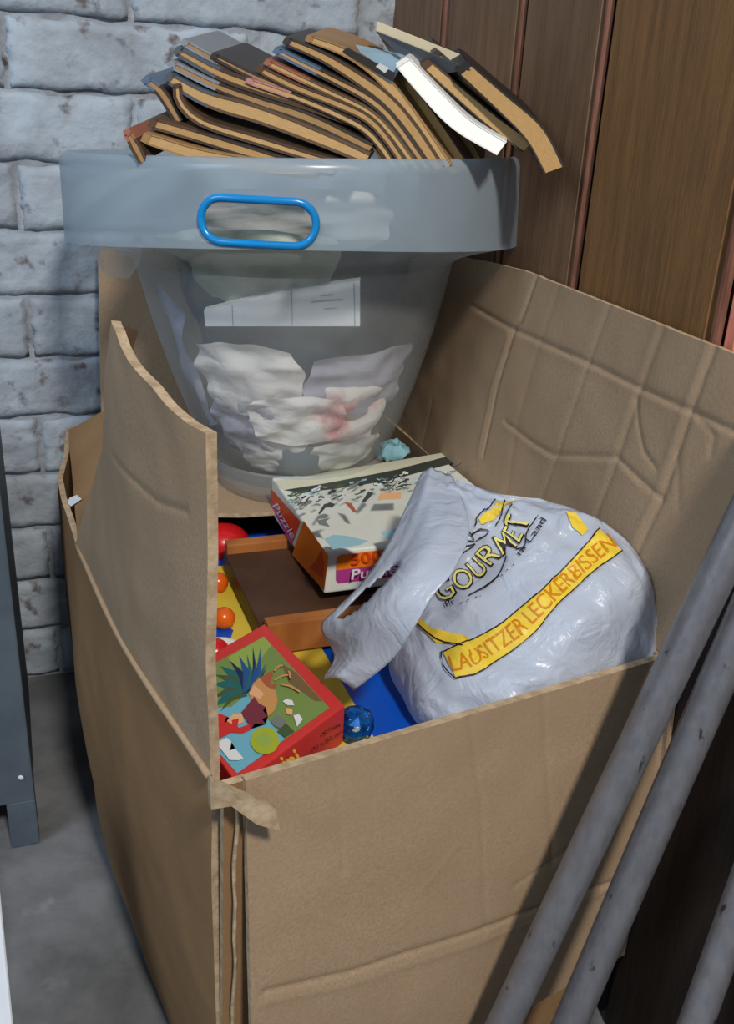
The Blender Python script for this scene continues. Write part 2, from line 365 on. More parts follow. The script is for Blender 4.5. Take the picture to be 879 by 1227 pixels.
# right flap: stands up against the planks, creased into a grid
def rf(x, y): return onp(x, y, E1, .412)
rt0, rt1 = rf(560, 300), rf(879, 425)
zt = .572
FB = [P1 + E1 * .002 + EZ * .001, P3 + E1 * .002]
FT = [L(.421, P1 @ E2 - .05, .560), L(.420, P1 @ E2 + .004, .570), L(.419, .745, .577), L(.418, .83, .573), L(.416, .87, .570), L(.414, P3 @ E2, .566)]
def RC(*pp): return [rf(x, y) for x, y in pp]
sheet('right_flap', FB, FT, 300, 120, .005, MM, cb, wave=.003, seed=6, creases=[
    (RC((633, 330), (618, 385), (607, 400)), -.0030, .0028), (RC((607, 400), (590, 470), (578, 545)), .0030, .003), (RC((612, 398), (596, 470), (584, 545)), -.0030, .0025),
    (RC((720, 365), (700, 430), (672, 540), (650, 610)), -.0014, .004), (RC((785, 388), (760, 470), (735, 570), (715, 640)), -.0018, .004), (RC((777, 386), (752, 470), (727, 570)), .0010, .004),
    (RC((845, 412), (822, 495), (795, 600), (770, 670)), -.0026, .003), (RC((836, 410), (812, 495), (785, 600), (763, 660)), .0026, .004),
    (RC((560, 365), (612, 395), (690, 430), (760, 465), (822, 492), (879, 520)), -.0024, .003), (RC((560, 371), (612, 401), (690, 436), (760, 471), (822, 500), (879, 528)), .0016, .004),
    (RC((608, 505), (640, 530), (665, 545), (740, 548), (770, 575), (795, 597)), -.0022, .003), (RC((608, 511), (640, 537), (665, 551), (740, 555), (765, 580)), .0016, .004),
    (RC((757, 478), (762, 510), (770, 540), (785, 560)), -.0018, .0025), (RC((830, 500), (850, 520), (848, 545)), -.0015, .003), (RC((810, 540), (815, 610)), -.0012, .003),
    (RC((660, 340), (640, 420), (620, 520), (612, 600)), -.0008, .005), (RC((520, 480), (512, 530)), -.0008, .004)])
# left flap: upright, top edge torn down in a curve
fl = lambda x, y: onp(x, y, np.array([PB[1] - P0[1], -(PB[0] - P0[0]), 0]), (PB[1] - P0[1]) * P0[0] - (PB[0] - P0[0]) * P0[1])
LB = [q + EZ * .0005 for q in LTOP[:3]]
LT = [fl(x, y) for x, y in ((251, 519), (236, 506), (218, 484), (203, 462), (190, 448), (178, 432), (166, 414), (158, 396), (151, 388), (143, 392))]
LT[-2] = LT[-2] + E2 * .006; LT[-1] = fl(140, 402) + E2 * .02 + E1 * .004
def LC(*pp): return [fl(x, y) for x, y in pp]
sheet('left_flap', LB, LT, 180, 110, .0055, MM, cb, wave=.003, seed=1, bulge=lambda u, v: .012 * np.sin(np.pi * np.clip(u, 0, 1)) * v - .02 * np.clip(u - .8, 0, 1) ** 2 * 10 * v, creases=[
    (LC((152, 545), (205, 600), (233, 612)), -.0016, .0025), (LC((105, 690), (131, 530), (135, 500)), .0022, .0025), (LC((134, 545), (128, 720)), .0016, .002), (LC((160, 770), (235, 900)), -.0008, .003)])
# inner far end of the left flap, folded in towards the back corner
sheet('corner_flap', [PB + np.array([.001, .002, .001]), PF + np.array([.002, -.002, .001])], [L(.062, .745, .385), ony(133, 487, .955)], 40, 24, .005, MO, cb, wave=.002, seed=9)
cN = np.cross(PF - PB, ony(133, 487, .955) - PB); cN /= np.linalg.norm(cN)
if cN @ (EYE - PB) < 0: cN = -cN
sp = [onp(x, y, cN, cN @ PB + .003) for x, y in ((80, 601), (84, 596), (92, 593), (97, 597), (90, 602), (84, 606))]
mesh_obj('torn_scrap', sp + [p - cN * .001 for p in sp], [tuple(range(6)), tuple(range(11, 5, -1))] + [(i, (i + 1) % 6, 6 + (i + 1) % 6, 6 + i) for i in range(6)], M_white, cb)
# front flap: folded down over the front
FN = np.array([(P1 - P0)[1], -(P1 - P0)[0], 0]); FN /= np.linalg.norm(FN)
cf = FN @ P0 + .012
ff = lambda x, y: onp(x, y, FN, cf)
TT = [P0 + (P1 - P0) * t + FN * .004 + EZ * .003 for t in (.035, .3, .6, 1.0)]
fb = [ff(312, 1240), ff(400, 1265), ff(605, 1226), ff(690, 1178), ff(774, 1131), ff(790, 1085), ff(803, 1040)]
fb[0] = TT[0] * np.array([1, 1, 0]) + FN * .012 + EZ * (TT[0][2] - .27); fb[1] = TT[1] * np.array([1, 1, 0]) + FN * .012 + EZ * (TT[1][2] - .285)
TT2 = lerp_path(TT, 8); TT2[-1] = ff(802, 800); TT2[0] = TT[0]
def FC(*pp): return [ff(x, y) for x, y in pp]
sheet('front_flap', fb, list(TT) + [ff(803, 830), ff(804, 900)], 220, 160, .005, MM, cb, wave=.0022, seed=11, creases=[
    (FC((318, 1190), (420, 1166), (560, 1124), (690, 1075), (760, 1050), (803, 1010)), -.0026, .003), (FC((316, 1203), (420, 1180), (560, 1138), (690, 1088), (803, 1030)), .002, .004),
    (FC((571, 868), (582, 960), (584, 1120)), -.0012, .003), (FC((660, 838), (665, 1040)), -.0012, .003), (FC((408, 910), (415, 1050)), -.0008, .003), (FC((505, 1080), (552, 1020)), .001, .003),
    (FC((370, 1096), (450, 1130)), .001, .003), (FC((620, 1065), (700, 1010)), -.001, .003)])
# back flap: upright behind the tub
sheet('back_flap', [L(.075, 1.012, ZR + .001), P3 + EZ * .001], [L(.088, 1.078, .553), L(.40, 1.08, .553)], 60, 40, .005, MM, cb, wave=.002, seed=13)
# crushed corner and torn vertical edge
def TCp(x, y): return onp(x, y, FN, FN @ P0 + .0135)
sheet('torn_corner', [TCp(x, y) for x, y in ((254, 972), (275, 962), (300, 976), (326, 980))], [TCp(x, y) for x, y in ((252, 934), (275, 940), (300, 948), (322, 956))], 30, 16, .004, [M_edge, M_edge], cb, wave=.02, seed=31)
tube('torn_edge', [P0 + (b0 - P0) * t + FN * .003 + np.array([.002 * noise.noise(Vector((t * 9, 0, 0))), 0, 0]) + E1 * .006 for t in np.linspace(.03, 1, 24)], .0013, M_edge, cb, 6)


# ---------------------------------------------------------------- toy board at the bottom of the heap
ZB = .300
toy = tag(empty('toy_board', L(.2, .62, .01)), 'blue toy board with a yellow top and orange beads under the puzzle boxes', 'toy')
bx = lbox(.105, .385, .475, .86, .012, ZB)
box_obj('body', bx, M_toyblue, toy, .004, 3)
yA = .5 * (onz(363, 752, ZB) @ E1 + onz(452, 883, ZB) @ E1)
box_obj('yellow_top', lbox(.112, yA, .480, .78, ZB - .002, ZB + .004), M_toyyel, toy, .002, 2)
def sphere(name, c, r, m, parent=None, sq=(1, 1, 1), n=(20, 12)):
    bm = bmesh.new(); bmesh.ops.create_uvsphere(bm, u_segments=n[0], v_segments=n[1], radius=1)
    for v in bm.verts: v.co = Vector((v.co.x * r * sq[0] + c[0], v.co.y * r * sq[1] + c[1], v.co.z * r * sq[2] + c[2]))
    return bm_obj(name, bm, m, parent, True)
sphere('bead', onz(268, 741, ZB + .012), .0095, M_orange, toy)
sphere('bead', onz(261, 698, ZB + .012), .0092, M_orange, toy)
sphere('dome', onz(266, 652, ZB + .006), .024, M_red, toy, (1.15, 1, .9))
sphere('dome', onz(258, 783, ZB + .004), .012, M_red, toy)
c = onz(262, 785, ZB + .008); tube('ring', [c + .019 * (math.cos(a) * E1 + math.sin(a) * E2) for a in np.linspace(0, 2 * math.pi, 40, endpoint=False)], .0042, M_whitep, toy, 10, closed=True)
mesh_obj('blue_stripe', [L(a, b, ZB + .0046) for a, b in ((.126, .62), (.142, .66), (.126, .70))], [(0, 1, 2)], M_toyblue, toy)

# dark tray of stained wood
M_trayp = mat('dark_brown_board', rgb(84, 58, 42), rgb(66, 44, 32), .5, 14, .2, 120, spec=.35)
M_trays = mat('reddish_wood_strip', rgb(176, 112, 58), rgb(150, 90, 44), .5, 10, .1, 80, stretch=(3, 3, 1))
tray = tag(empty('wooden_tray', L(.24, .68, ZB + .005)), 'shallow dark brown wooden tray with reddish end strips under the white puzzle box', 'tray')
f1, f2, n1_, n2_ = [onz(x, y, .328) for x, y in ((266, 655), (332, 641), (316, 752), (425, 712))]
a0 = (f1 @ E1 + n1_ @ E1) / 2; bf = (f1 @ E2); bn = n1_ @ E2
box_obj('panel', lbox(a0, a0 + .17, bn + .004, bf, ZB + .006, .324), M_trayp, tray, .0012)
box_obj('end_strip', lbox(a0 + .002, a0 + .17, bf - .010, bf + .003, ZB + .006, .333), M_trays, tray, .0012)
box_obj('end_strip', lbox(a0 + .002, a0 + .17, bn - .006, bn + .007, ZB + .006, .333), M_trays, tray, .0012)

# red picture puzzle box
ZRED = .337
T_, R_, N_ = onz(317, 747, ZRED), onz(413, 845, ZRED), onz(285, 941, ZRED)
Lc = T_ + N_ - R_
M_redbox = mat('red_printed_card', rgb(214, 62, 58), rgb(204, 54, 52), .4, 6, .03, 200, spec=.35)
red = tag(empty('picture_puzzle_box', (T_ + N_) / 2 - EZ * (ZRED - ZB - .005)), 'red children\'s puzzle box with a rooster picture at the front corner of the box', 'puzzle box')
HR = .030
box_obj('lid', [p - EZ * HR for p in (N_, R_, T_, Lc)] + [N_, R_, T_, Lc], M_redbox, red, .0012, 2)
def K(*pp, s=4.395, o=(250, 740)): return [(o[0] + x / s, o[1] + y / s) for x, y in pp]
C = {n: flat('print_' + n, rgb(*v), .4) for n, v in dict(green=(120, 146, 78), dgreen=(70, 92, 60), lgreen=(150, 176, 84), sky=(112, 180, 204), teal=(38, 104, 106), blue=(38, 84, 150), navy=(28, 44, 84), tan=(206, 150, 92),
     rust=(170, 92, 60), plum=(122, 50, 66), red=(206, 50, 46), peach=(232, 178, 130), white=(226, 230, 232), lime=(166, 180, 50), brown=(118, 96, 62), yellow=(238, 206, 60), black=(38, 26, 30),
     orange=(236, 126, 24), dorange=(222, 76, 26), magenta=(176, 60, 140), cream=(214, 212, 188), ridge=(62, 68, 62), ice=(150, 194, 208), grey=(120, 126, 122), gold=(226, 196, 62), amber=(206, 128, 22), pale=(224, 214, 120), violet=(120, 70, 120)).items()}
cn = list(C); CI = {n: i for i, n in enumerate(cn)}; CM = [C[n] for n in cn]
top_map = lambda x, y, k: onz(x, y, ZRED + .0003 + .00004 * k)
pic = [(K((290, 100), (635, 475), (150, 820), (-30, 620), (-60, 290)), CI['green'])]
pic.append((K((-60, 480), (120, 470), (200, 400), (225, 430), (330, 560), (400, 640), (150, 820), (-30, 620)), CI['sky']))
pic.append((K((290, 100), (330, 145), (240, 260), (130, 260), (100, 210)), CI['lgreen']))
pic.append((K((380, 240), (460, 290), (600, 440), (560, 440), (420, 340)), CI['brown']))
for tip, col, wd in (((60, 255), 'teal', 60), ((30, 300), 'dgreen', 46), ((20, 350), 'teal', 58), ((20, 420), 'dgreen', 46), ((25, 470), 'teal', 52), ((60, 495), 'dgreen', 26), ((110, 225), 'navy', 34), ((160, 200), 'blue', 40), ((232, 152), 'navy', 22), ((272, 160), 'blue', 26), ((300, 238), 'teal', 22), ((245, 240), 'blue', 22), ((200, 190), 'teal', 20), ((310, 245), 'navy', 10)):
    bx_, by_ = 195, 395; dx, dy = tip[0] - bx_, tip[1] - by_; l = math.hypot(dx, dy); nx_, ny_ = -dy / l, dx / l; cxm, cym = bx_ + dx * .5 + nx_ * l * .12, by_ + dy * .5 + ny_ * l * .12
    pic.append((K((bx_ - nx_ * wd * .4, by_ - ny_ * wd * .4), (cxm - nx_ * wd * .5, cym - ny_ * wd * .5), tip, (cxm + nx_ * wd * .5, cym + ny_ * wd * .5), (bx_ + nx_ * wd * .4, by_ + ny_ * wd * .4)), CI[col]))
pic += [(K((210, 400), (235, 345), (268, 318), (315, 350), (355, 390), (362, 440), (345, 490), (300, 530), (270, 520), (230, 450)), CI['tan']),
        (K((268, 318), (330, 278), (340, 300), (318, 350), (366, 345), (340, 380), (300, 360)), CI['rust']),
        (K((210, 400), (240, 355), (290, 400), (270, 430)), CI['peach']),
        (K((240, 415), (262, 450), (300, 470), (285, 490), (312, 520), (280, 535), (300, 560), (240, 560), (225, 585), (170, 500), (195, 470)), CI['plum']),
        (K((-10, 520), (60, 505), (95, 520), (80, 555), (120, 540), (160, 580), (215, 560), (222, 590), (180, 608), (120, 605), (60, 635), (-10, 610)), CI['red']),
        (K((95, 545), (130, 505), (175, 505), (185, 550), (140, 570)), CI['peach']),
        (K((120, 540), (160, 530), (150, 575), (125, 565)), CI['red']),
        (K((325, 545), (355, 510), (410, 540), (395, 590), (345, 570)), CI['grey']), (K((360, 600), (405, 555), (452, 600), (400, 630)), CI['dgreen']),
        ([(250 + (295 + 76 * math.cos(a) * (1 + .05 * math.sin(9 * a))) / 4.395, 740 + (648 + 72 * math.sin(a)) / 4.395) for a in np.linspace(0, 2 * math.pi, 28, endpoint=False)], CI['lime']),
        (K((235, 640), (290, 600), (340, 640), (300, 690)), CI['lgreen']),
        (K((388, 440), (410, 428), (440, 436), (450, 462), (415, 462)), CI['white']), (K((445, 515), (475, 508), (495, 535), (465, 575)), CI['white']), (K((405, 475), (440, 480), (440, 512), (412, 510)), CI['peach']),
        (K((38, 660), (95, 632), (120, 655), (110, 700), (140, 690), (182, 740), (160, 752), (110, 750)), CI['white'])]
for a, b in (((345, 330), (430, 300)), ((380, 350), (480, 390)), ((345, 280), (390, 250)), ((420, 280), (430, 320))): pic += [(q, CI['tan']) for q in stroke(K(a, ((a[0] + b[0]) / 2, (a[1] + b[1]) / 2 - 8), b), 2.2)]
ink('rooster_picture', pic, top_map, CM, red)
sN = np.cross(R_ - N_, EZ); sN /= np.linalg.norm(sN); 
if sN @ (EYE - N_) < 0: sN = -sN
side_map = lambda x, y, k: onp(x, y, sN, sN @ N_ + .0004 + .00003 * k)
tx = [(t, CI['black']) for t in letters('40 Teile', K((600, 622), (696, 568)), 4.2)] + [(t, CI['black']) for t in letters('180 x 260 mm', K((545, 705), (706, 606)), 4.2)]
tx += [(t, CI['yellow']) for t in letters('mini', K((345, 860), (500, 770)), 22, offset=.02)]
ink('side_lettering', tx, side_map, CM, red)

# white 500-piece puzzle box
ZP0, ZP = .334, .372
pa = [onz(x, y, ZP) for x, y in ((325, 572), (390, 662), (545, 538))]
pA0 = .5 * (pa[0] @ E1 + pa[1] @ E1); pB1 = pa[0] @ E2; pB0 = pa[1] @ E2; pA1 = .405
pA1 = min(pA0 + .205, .40)
M_wcard = mat('white_glossy_card', rgb(222, 226, 218), rgb(210, 214, 206), .4, 8, .04, 200, spec=.35)
pz = tag(empty('puzzle_box', L(pA0, pB0, ZP0)), 'white 500 piece puzzle box with orange and magenta side labels below the tub', 'puzzle box')
box_obj('lid', lbox(pA0, pA1, pB0, pB1, ZP0, ZP), M_wcard, pz, .0025, 3)
K2 = lambda *pp: K(*pp, s=4.883, o=(300, 560))
ltop = lambda x, y, k: onz(x, y, ZP + .0003 + .00004 * k)
lside = lambda x, y, k: onp(x, y, E1, pA0 - .0004 - .00004 * k)
lfront = lambda x, y, k: onp(x, y, E2, pB0 - .0004 - .00004 * k)
pt = [(K2((140, 80), (1180, -95), (1190, -75), (860, 10), (560, 75), (200, 135), (165, 110)), CI['cream'])]
pt += [(K2((195, 132), (400, 100), (560, 70), (860, 12), (1180, -70), (1200, -30), (900, 52), (700, 94), (470, 128), (400, 136), (300, 150)), CI['ridge'])]
rnd = random.Random(3)
for _ in range(90):
    u, v = rnd.random(), rnd.random(); x = 215 + u * 960; y = 150 - u * 168 + v * 88; w_ = rnd.uniform(14, 60)
    q = [(x + t * w_, y - t * w_ * rnd.uniform(.1, .5) + rnd.uniform(-6, 6)) for t in (0, .35, .7, 1)]
    col = CI[rnd.choice(['ridge', 'grey', 'dgreen', 'cream', 'ridge', 'white', 'grey', 'ice'])]
    pt += [(g, col) for g in stroke(K2(*q), rnd.uniform(.8, 2.6), 6)]
pt += [(K2((395, 270), (430, 215), (470, 205), (495, 215), (480, 235), (440, 235), (405, 275)), CI['ridge']), (K2((650, 200), (690, 140), (720, 150), (700, 175), (665, 208)), CI['ridge']), (K2((545, 200), (590, 210), (625, 265), (600, 262)), CI['rust']),
       (K2((390, 310), (470, 295), (440, 315), (465, 350), (400, 335)), CI['grey']), (K2((760, 150), (880, 145), (880, 185), (740, 190)), CI['peach']),
       (K2((430, 420), (480, 395), (560, 400), (690, 430), (640, 455), (480, 480)), CI['ice']), (K2((760, 380), (880, 350), (1000, 400), (800, 420)), CI['ice'])]
ink('top_picture', pt, ltop, CM, pz)
ls = [(K2((112, 118), (290, 318), (238, 455), (118, 215)), CI['dorange']), (K2((115, 178), (258, 405), (238, 455), (118, 222)), CI['magenta']), (K2((310, 312), (457, 522), (430, 722), (243, 512)), CI['orange']),
      (K2((415, 478), (432, 560), (425, 655), (345, 585), (385, 545)), CI['dorange'])]
ls += [(t, CI['white']) for t in letters('Puzzle', K2((128, 226), (240, 420)), 7)]
ink('side_label', ls, lside, CM, pz)
lf = [(K2((505, 530), (520, 515), (1150, 432), (1150, 520), (500, 603)), CI['orange']), (K2((500, 603), (1150, 520), (1150, 600), (515, 678), (500, 660)), CI['magenta'])]
lf += [(t, CI['dorange']) for t in letters('500', K2((592, 570), (770, 548)), 12.5, offset=.015)] + [(t, CI['white']) for t in letters('Puzzle', K2((588, 656), (860, 622)), 11.5, offset=.012, shear=.2)]
ink('front_label', lf, lfront, CM, pz)

# ---------------------------------------------------------------- torn cardboard the tub stands on
TB = np.array([-.074, .925, .345])
cs = tag(empty('cardboard_sheet', TB - EZ * .006), 'torn brown cardboard sheet under the foot of the clear tub', 'cardboard')
e0, e1_ = onz(235, 617, .342), onz(345, 612, .342)
sheet('board', [e0 - E1 * .02, e0 + E2 * .004, .5 * (e0 + e1_) - E2 * .002, e1_, e1_ + E1 * .16 + E2 * .02], [L(.13, .99, .341), L(.385, 1.0, .341)], 50, 30, .004, [M_card, M_edge], cs, wave=.002, seed=20)
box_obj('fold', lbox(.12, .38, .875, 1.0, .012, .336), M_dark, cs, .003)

# ---------------------------------------------------------------- the clear tub
TILT = math.radians(2.0); NOD = .022
def tubp(r, th, h):                           # th = 0 faces the camera
    x = r * math.sin(th); y = -r * math.cos(th)
    return TB + np.array([x * math.cos(TILT) - h * math.sin(TILT), y + h * NOD, x * math.sin(TILT) + h * math.cos(TILT) - y * NOD])
tub = tag(empty('baby_bath_tub', TB), 'clear frosted plastic bucket tub with a wide milky rim, full of paper and books', 'tub')
PROF = [(.0, .014), (.045, .0145), (.070, .019), (.084, .027), (.0925, .037), (.100, .052), (.107, .068), (.1135, .086), (.1205, .106), (.128, .130), (.136, .157), (.143, .185), (.1485, .208), (.1515, .222)]
def lathe(name, prof, m, seg=96, hf=None):
    V = []; F = []; n = len(prof)
    for i in range(seg):
        th = 2 * math.pi * i / seg
        for k, (r, h) in enumerate(prof): V.append(tubp(r, th, hf(th, k, h) if hf else h))
    for i in range(seg):
        j = (i + 1) % seg
        for k in range(n - 1): F.append((i * n + k, j * n + k, j * n + k + 1, i * n + k + 1))
    return V, F
V, F = lathe('body', PROF, M_tub); mesh_obj('body', V, F, M_tub, tub, True)
V, F = lathe('foot', [(.080, .0), (.083, .0), (.086, .010), (.088, .026), (.086, .028)], M_tub); mesh_obj('foot', V, F, M_tub, tub, True)
RC_, HT = .207, .315
SEG, NR = 256, 40
def hb(th): return HT - .064 - .012 * (math.sin(th) ** 2)     # lower edge of the rim band, higher at the handles
sl_c = None
V = []; F = []
# slot, in arc length / height
sc0 = ony(309, 266, .72)
def slot_uv(x, y):
    d = ray(x, y); best = None
    # intersect with the cylinder r = RC_ about the tilted axis (small tilt: use the axis point at that height)
    o = EYE.copy(); ax = np.array([-math.sin(TILT), NOD, math.cos(TILT)]); ax /= np.linalg.norm(ax)
    w0 = o - TB; dp = d - (d @ ax) * ax; wp_ = w0 - (w0 @ ax) * ax
    A = dp @ dp; B = 2 * dp @ wp_; Cc = wp_ @ wp_ - RC_ ** 2; t = (-B - math.sqrt(B * B - 4 * A * Cc)) / (2 * A)
    p = o + d * t - TB; h = p @ ax; rad = p - h * ax
    return math.atan2(rad[0] * math.cos(TILT) + rad[2] * math.sin(TILT), -rad[1]) * RC_, h
su, sh = slot_uv(309, 266); sL = slot_uv(241, 262); sR = slot_uv(376, 270); sT = slot_uv(309, 240)[1]; sB = slot_uv(309, 293)[1]
SLR = (sT - sB) / 2; SLW = (sR[0] - sL[0]) / 2 - SLR; SLA = math.atan2(sR[1] - sL[1], sR[0] - sL[0])
def slot_sd(u, h):
    a, b = u - su, h - sh; a, b = a * math.cos(SLA) + b * math.sin(SLA), -a * math.sin(SLA) + b * math.cos(SLA)
    return math.hypot(max(abs(a) - SLW, 0), b) - SLR
for i in range(SEG):
    th = 2 * math.pi * i / SEG - math.pi
    for k in range(NR + 1):
        h = hb(th) + (HT - .010 - hb(th)) * k / NR; r = RC_ + .002 * (1 - k / NR) + .0015
        V.append(tubp(r, th, h))
    for a in np.linspace(0, math.pi, 9)[1:]: V.append(tubp(RC_ + .0015 - .007 + .007 * math.cos(a), th, HT - .010 + .010 * math.sin(a)))   # rolled lip
nn = NR + 9
for i in range(SEG):
    j = (i + 1) % SEG; th = 2 * math.pi * (i + .5) / SEG - math.pi
    for k in range(nn - 1):
        if k < NR and slot_sd(th * RC_, hb(th) + (HT - .010 - hb(th)) * (k + .5) / NR) < 0: continue
        F.append((i * nn + k, j * nn + k, j * nn + k + 1, i * nn + k + 1))
mesh_obj('rim', V, F, M_collar, tub, True)
# ledge joining the body to the wide rim
V = []; F = []
for i in range(SEG):
    th = 2 * math.pi * i / SEG - math.pi; hb_ = hb(th)
    for q, t in enumerate(np.linspace(0, 1, 8)): V.append(tubp(.1515 + (RC_ + .0035 - .1515) * t, th, .222 + (hb_ - .222) * (t ** .6)))
for i in range(SEG):
    j = (i + 1) % SEG
    for k in range(7): F.append((i * 8 + k, j * 8 + k, j * 8 + k + 1, i * 8 + k + 1))
mesh_obj('ledge', V, F, M_tub, tub, True)
rp = []
for q in range(64):
    s = q / 64 * (4 * SLW + 2 * math.pi * SLR)
    if s < 2 * SLW: a, b = -SLW + s, SLR
    elif s < 2 * SLW + math.pi * SLR: t = (s - 2 * SLW) / SLR; a, b = SLW + SLR * math.sin(t), SLR * math.cos(t)
    elif s < 4 * SLW + math.pi * SLR: a, b = SLW - (s - 2 * SLW - math.pi * SLR), -SLR
    else: t = (s - 4 * SLW - math.pi * SLR) / SLR; a, b = -SLW - SLR * math.sin(t), -SLR * math.cos(t)
    u = su + a * math.cos(SLA) - b * math.sin(SLA); h = sh + a * math.sin(SLA) + b * math.cos(SLA)
    rp.append(tubp(RC_ + .0035, u / RC_, h))
tube('handle_ring', rp, .0030, M_blue, tub, 12, closed=True, up=(0, -1, 0))['label'] = 'bright blue ring around the handle slot'
# handle tab below the rim on the left and the small nub on the right
V = []; F = []; ths = np.linspace(math.radians(-86), math.radians(-38), 26)
for i, th in enumerate(ths):
    e = min(i, 25 - i) / 4; dpt = .030 * min(1, e) ** .5 + .001
    for k in range(6): V.append(tubp(.190 - .002 * k, th, hb(th) + .002 - dpt * k / 5))
for i in range(25):
    for k in range(5): F.append((i * 6 + k, (i + 1) * 6 + k, (i + 1) * 6 + k + 1, i * 6 + k + 1))
mesh_obj('grip_tab', V, F, M_tub, tub, True)
nb = tubp(RC_ + .004, math.radians(84), HT - .066)
box_obj('nub', [nb + np.array([x * .005, y * .006, z * .005]) for z in (-1, 1) for x, y in ((-1, -1), (1, -1), (1, 1), (-1, 1))], M_collar, tub, .003, 3, True)

# contents of the tub
def prof_r(h): return np.interp(h, [p[1] for p in PROF], [p[0] for p in PROF]) if h < .222 else .1515 + (RC_ - .1515) * min(1, (h - .222) / .03)
M_bag = mat('dark_grey_bag', rgb(70, 78, 88), rgb(54, 60, 70), .35, 14, .5, 40, spec=.5)
V = []; F = []; NS, NH = 72, 40
for i in range(NS):
    th = 2 * math.pi * i / NS
    for k in range(NH):
        h = .022 + .226 * k / (NH - 1); r = prof_r(h) * .80 - .008 + .010 * noise.noise(Vector((math.sin(th) * 2.5, math.cos(th) * 2.5, h * 22))); r *= min(1, (h - .012) / .02) ** .4
        if h > .235: r *= .9 - (h - .235) * 20
        V.append(tubp(max(r, .002), th, h))
for i in range(NS):
    j = (i + 1) % NS
    for k in range(NH - 1): F.append((i * NH + k, j * NH + k, j * NH + k + 1, i * NH + k + 1))
F.append(tuple(i * NH for i in range(NS))); F.append(tuple(i * NH + NH - 1 for i in range(NS))[::-1])
tag(mesh_obj('dark_bag', V, F, M_bag, None, True), 'dark grey bag filling the middle of the clear tub', 'bag')

def paper(name, th0, th1, h0, h1, m, label, seed, amp=.012, inset=.010, n=46, rot=0.):
    R = random.Random(seed); cr = [(R.uniform(0, 6.28), R.uniform(-.8, .8), R.uniform(.3, 1)) for _ in range(9)]; V = []; F = []
    for i in range(n):
        for j in range(n):
            u, v = 2 * i / (n - 1) - 1, 2 * j / (n - 1) - 1
            d = 0
            for a, o, s in cr: d += s * abs((u * math.cos(a) + v * math.sin(a) - o) % .9 - .45) * .5
            d = d / 2.2 + .35 * noise.noise(Vector((u * 2 + seed, v * 2, seed))); cu, cv = u * math.cos(rot) - v * math.sin(rot), u * math.sin(rot) + v * math.cos(rot)
            rag = 1 + .10 * noise.noise(Vector((math.atan2(v, u) * 2, seed, 0)))
            rr = max(abs(u), abs(v)); q = math.hypot(u, v); f = (rr / q if q > 1e-6 else 1); f = .55 * f + .45
            cu *= f * rag; cv *= f * rag
            th = (th0 + th1) / 2 + (th1 - th0) / 2 * cu; h = (h0 + h1) / 2 + (h1 - h0) / 2 * cv; h = max(h, .024)
            r = prof_r(h) - inset - amp * d * 1.6
            V.append(tubp(max(r, .01), th, h))
    for i in range(n - 1):
        for j in range(n - 1): F.append((i * n + j, (i + 1) * n + j, (i + 1) * n + j + 1, i * n + j + 1))
    o = mesh_obj(name, V, F, m, None, False)
    return tag(o, label, 'paper', 'crumpled papers in the tub')
Mw = mat('crumpled_white_paper', rgb(226, 224, 216), rgb(196, 194, 190), .9, 12, .2, 60)
Mp = mat('pink_and_white_paper', rgb(232, 226, 220), rgb(206, 120, 124), .9, 14, .2, 60, lo=.52, hi=.66)
Mg = mat('grey_green_paper', rgb(196, 200, 184), rgb(150, 158, 140), .9, 16, .2, 60)
Ml = mat('lilac_grey_paper', rgb(190, 188, 198), rgb(160, 156, 168), .9, 14, .2, 60)
rd = math.radians
paper('crumpled_paper', rd(-48), rd(8), .088, .160, Mp, 'crumpled white and pink paper at left, below the white booklet in the tub', 1)
paper('crumpled_paper', rd(-52), rd(0), .045, .105, Ml, 'crumpled lilac grey paper low at left in the clear tub', 2)
paper('crumpled_paper', rd(-14), rd(62), .040, .118, Mp, 'crumpled pink-marked paper low at right in the clear tub', 3)
paper('crumpled_paper', rd(-90), rd(-52), .060, .200, Ml, 'lilac grey paper standing up along the left side of the tub', 4)
paper('crumpled_paper', rd(-36), rd(22), .020, .060, Mw, 'crumpled white paper lying at the bottom of the clear tub', 5, .008)
paper('crumpled_paper', rd(-40), rd(20), .190, .262, Mg, 'crumpled grey green paper above the white booklet, behind the handle slot', 6, .016, .020)
paper('crumpled_paper', rd(-26), rd(36), .238, .292, Mw, 'crumpled pale paper behind the right half of the handle slot', 7, .016, .045)
paper('crumpled_paper', rd(8), rd(86), .085, .150, Ml, 'lilac grey paper at right, half way up the clear tub', 8, .010, .012)
paper('crumpled_paper', rd(-20), rd(30), .062, .112, Mp, 'pink and white paper folded in the centre of the tub, above the grey ball', 9, .012, .004)
paper('crumpled_paper', rd(10), rd(70), .018, .062, Mw, 'crumpled white paper lying at the bottom right of the clear tub', 10, .008, .006)
sphere('grey_ball', tubp(.055, rd(8), .050), .034, mat('grey_rubber', rgb(112, 120, 128), rgb(96, 104, 112), .3, 8, spec=.5), None)
tag(bpy.data.objects['grey_ball'], 'round grey ball low in the front of the clear tub', 'ball')
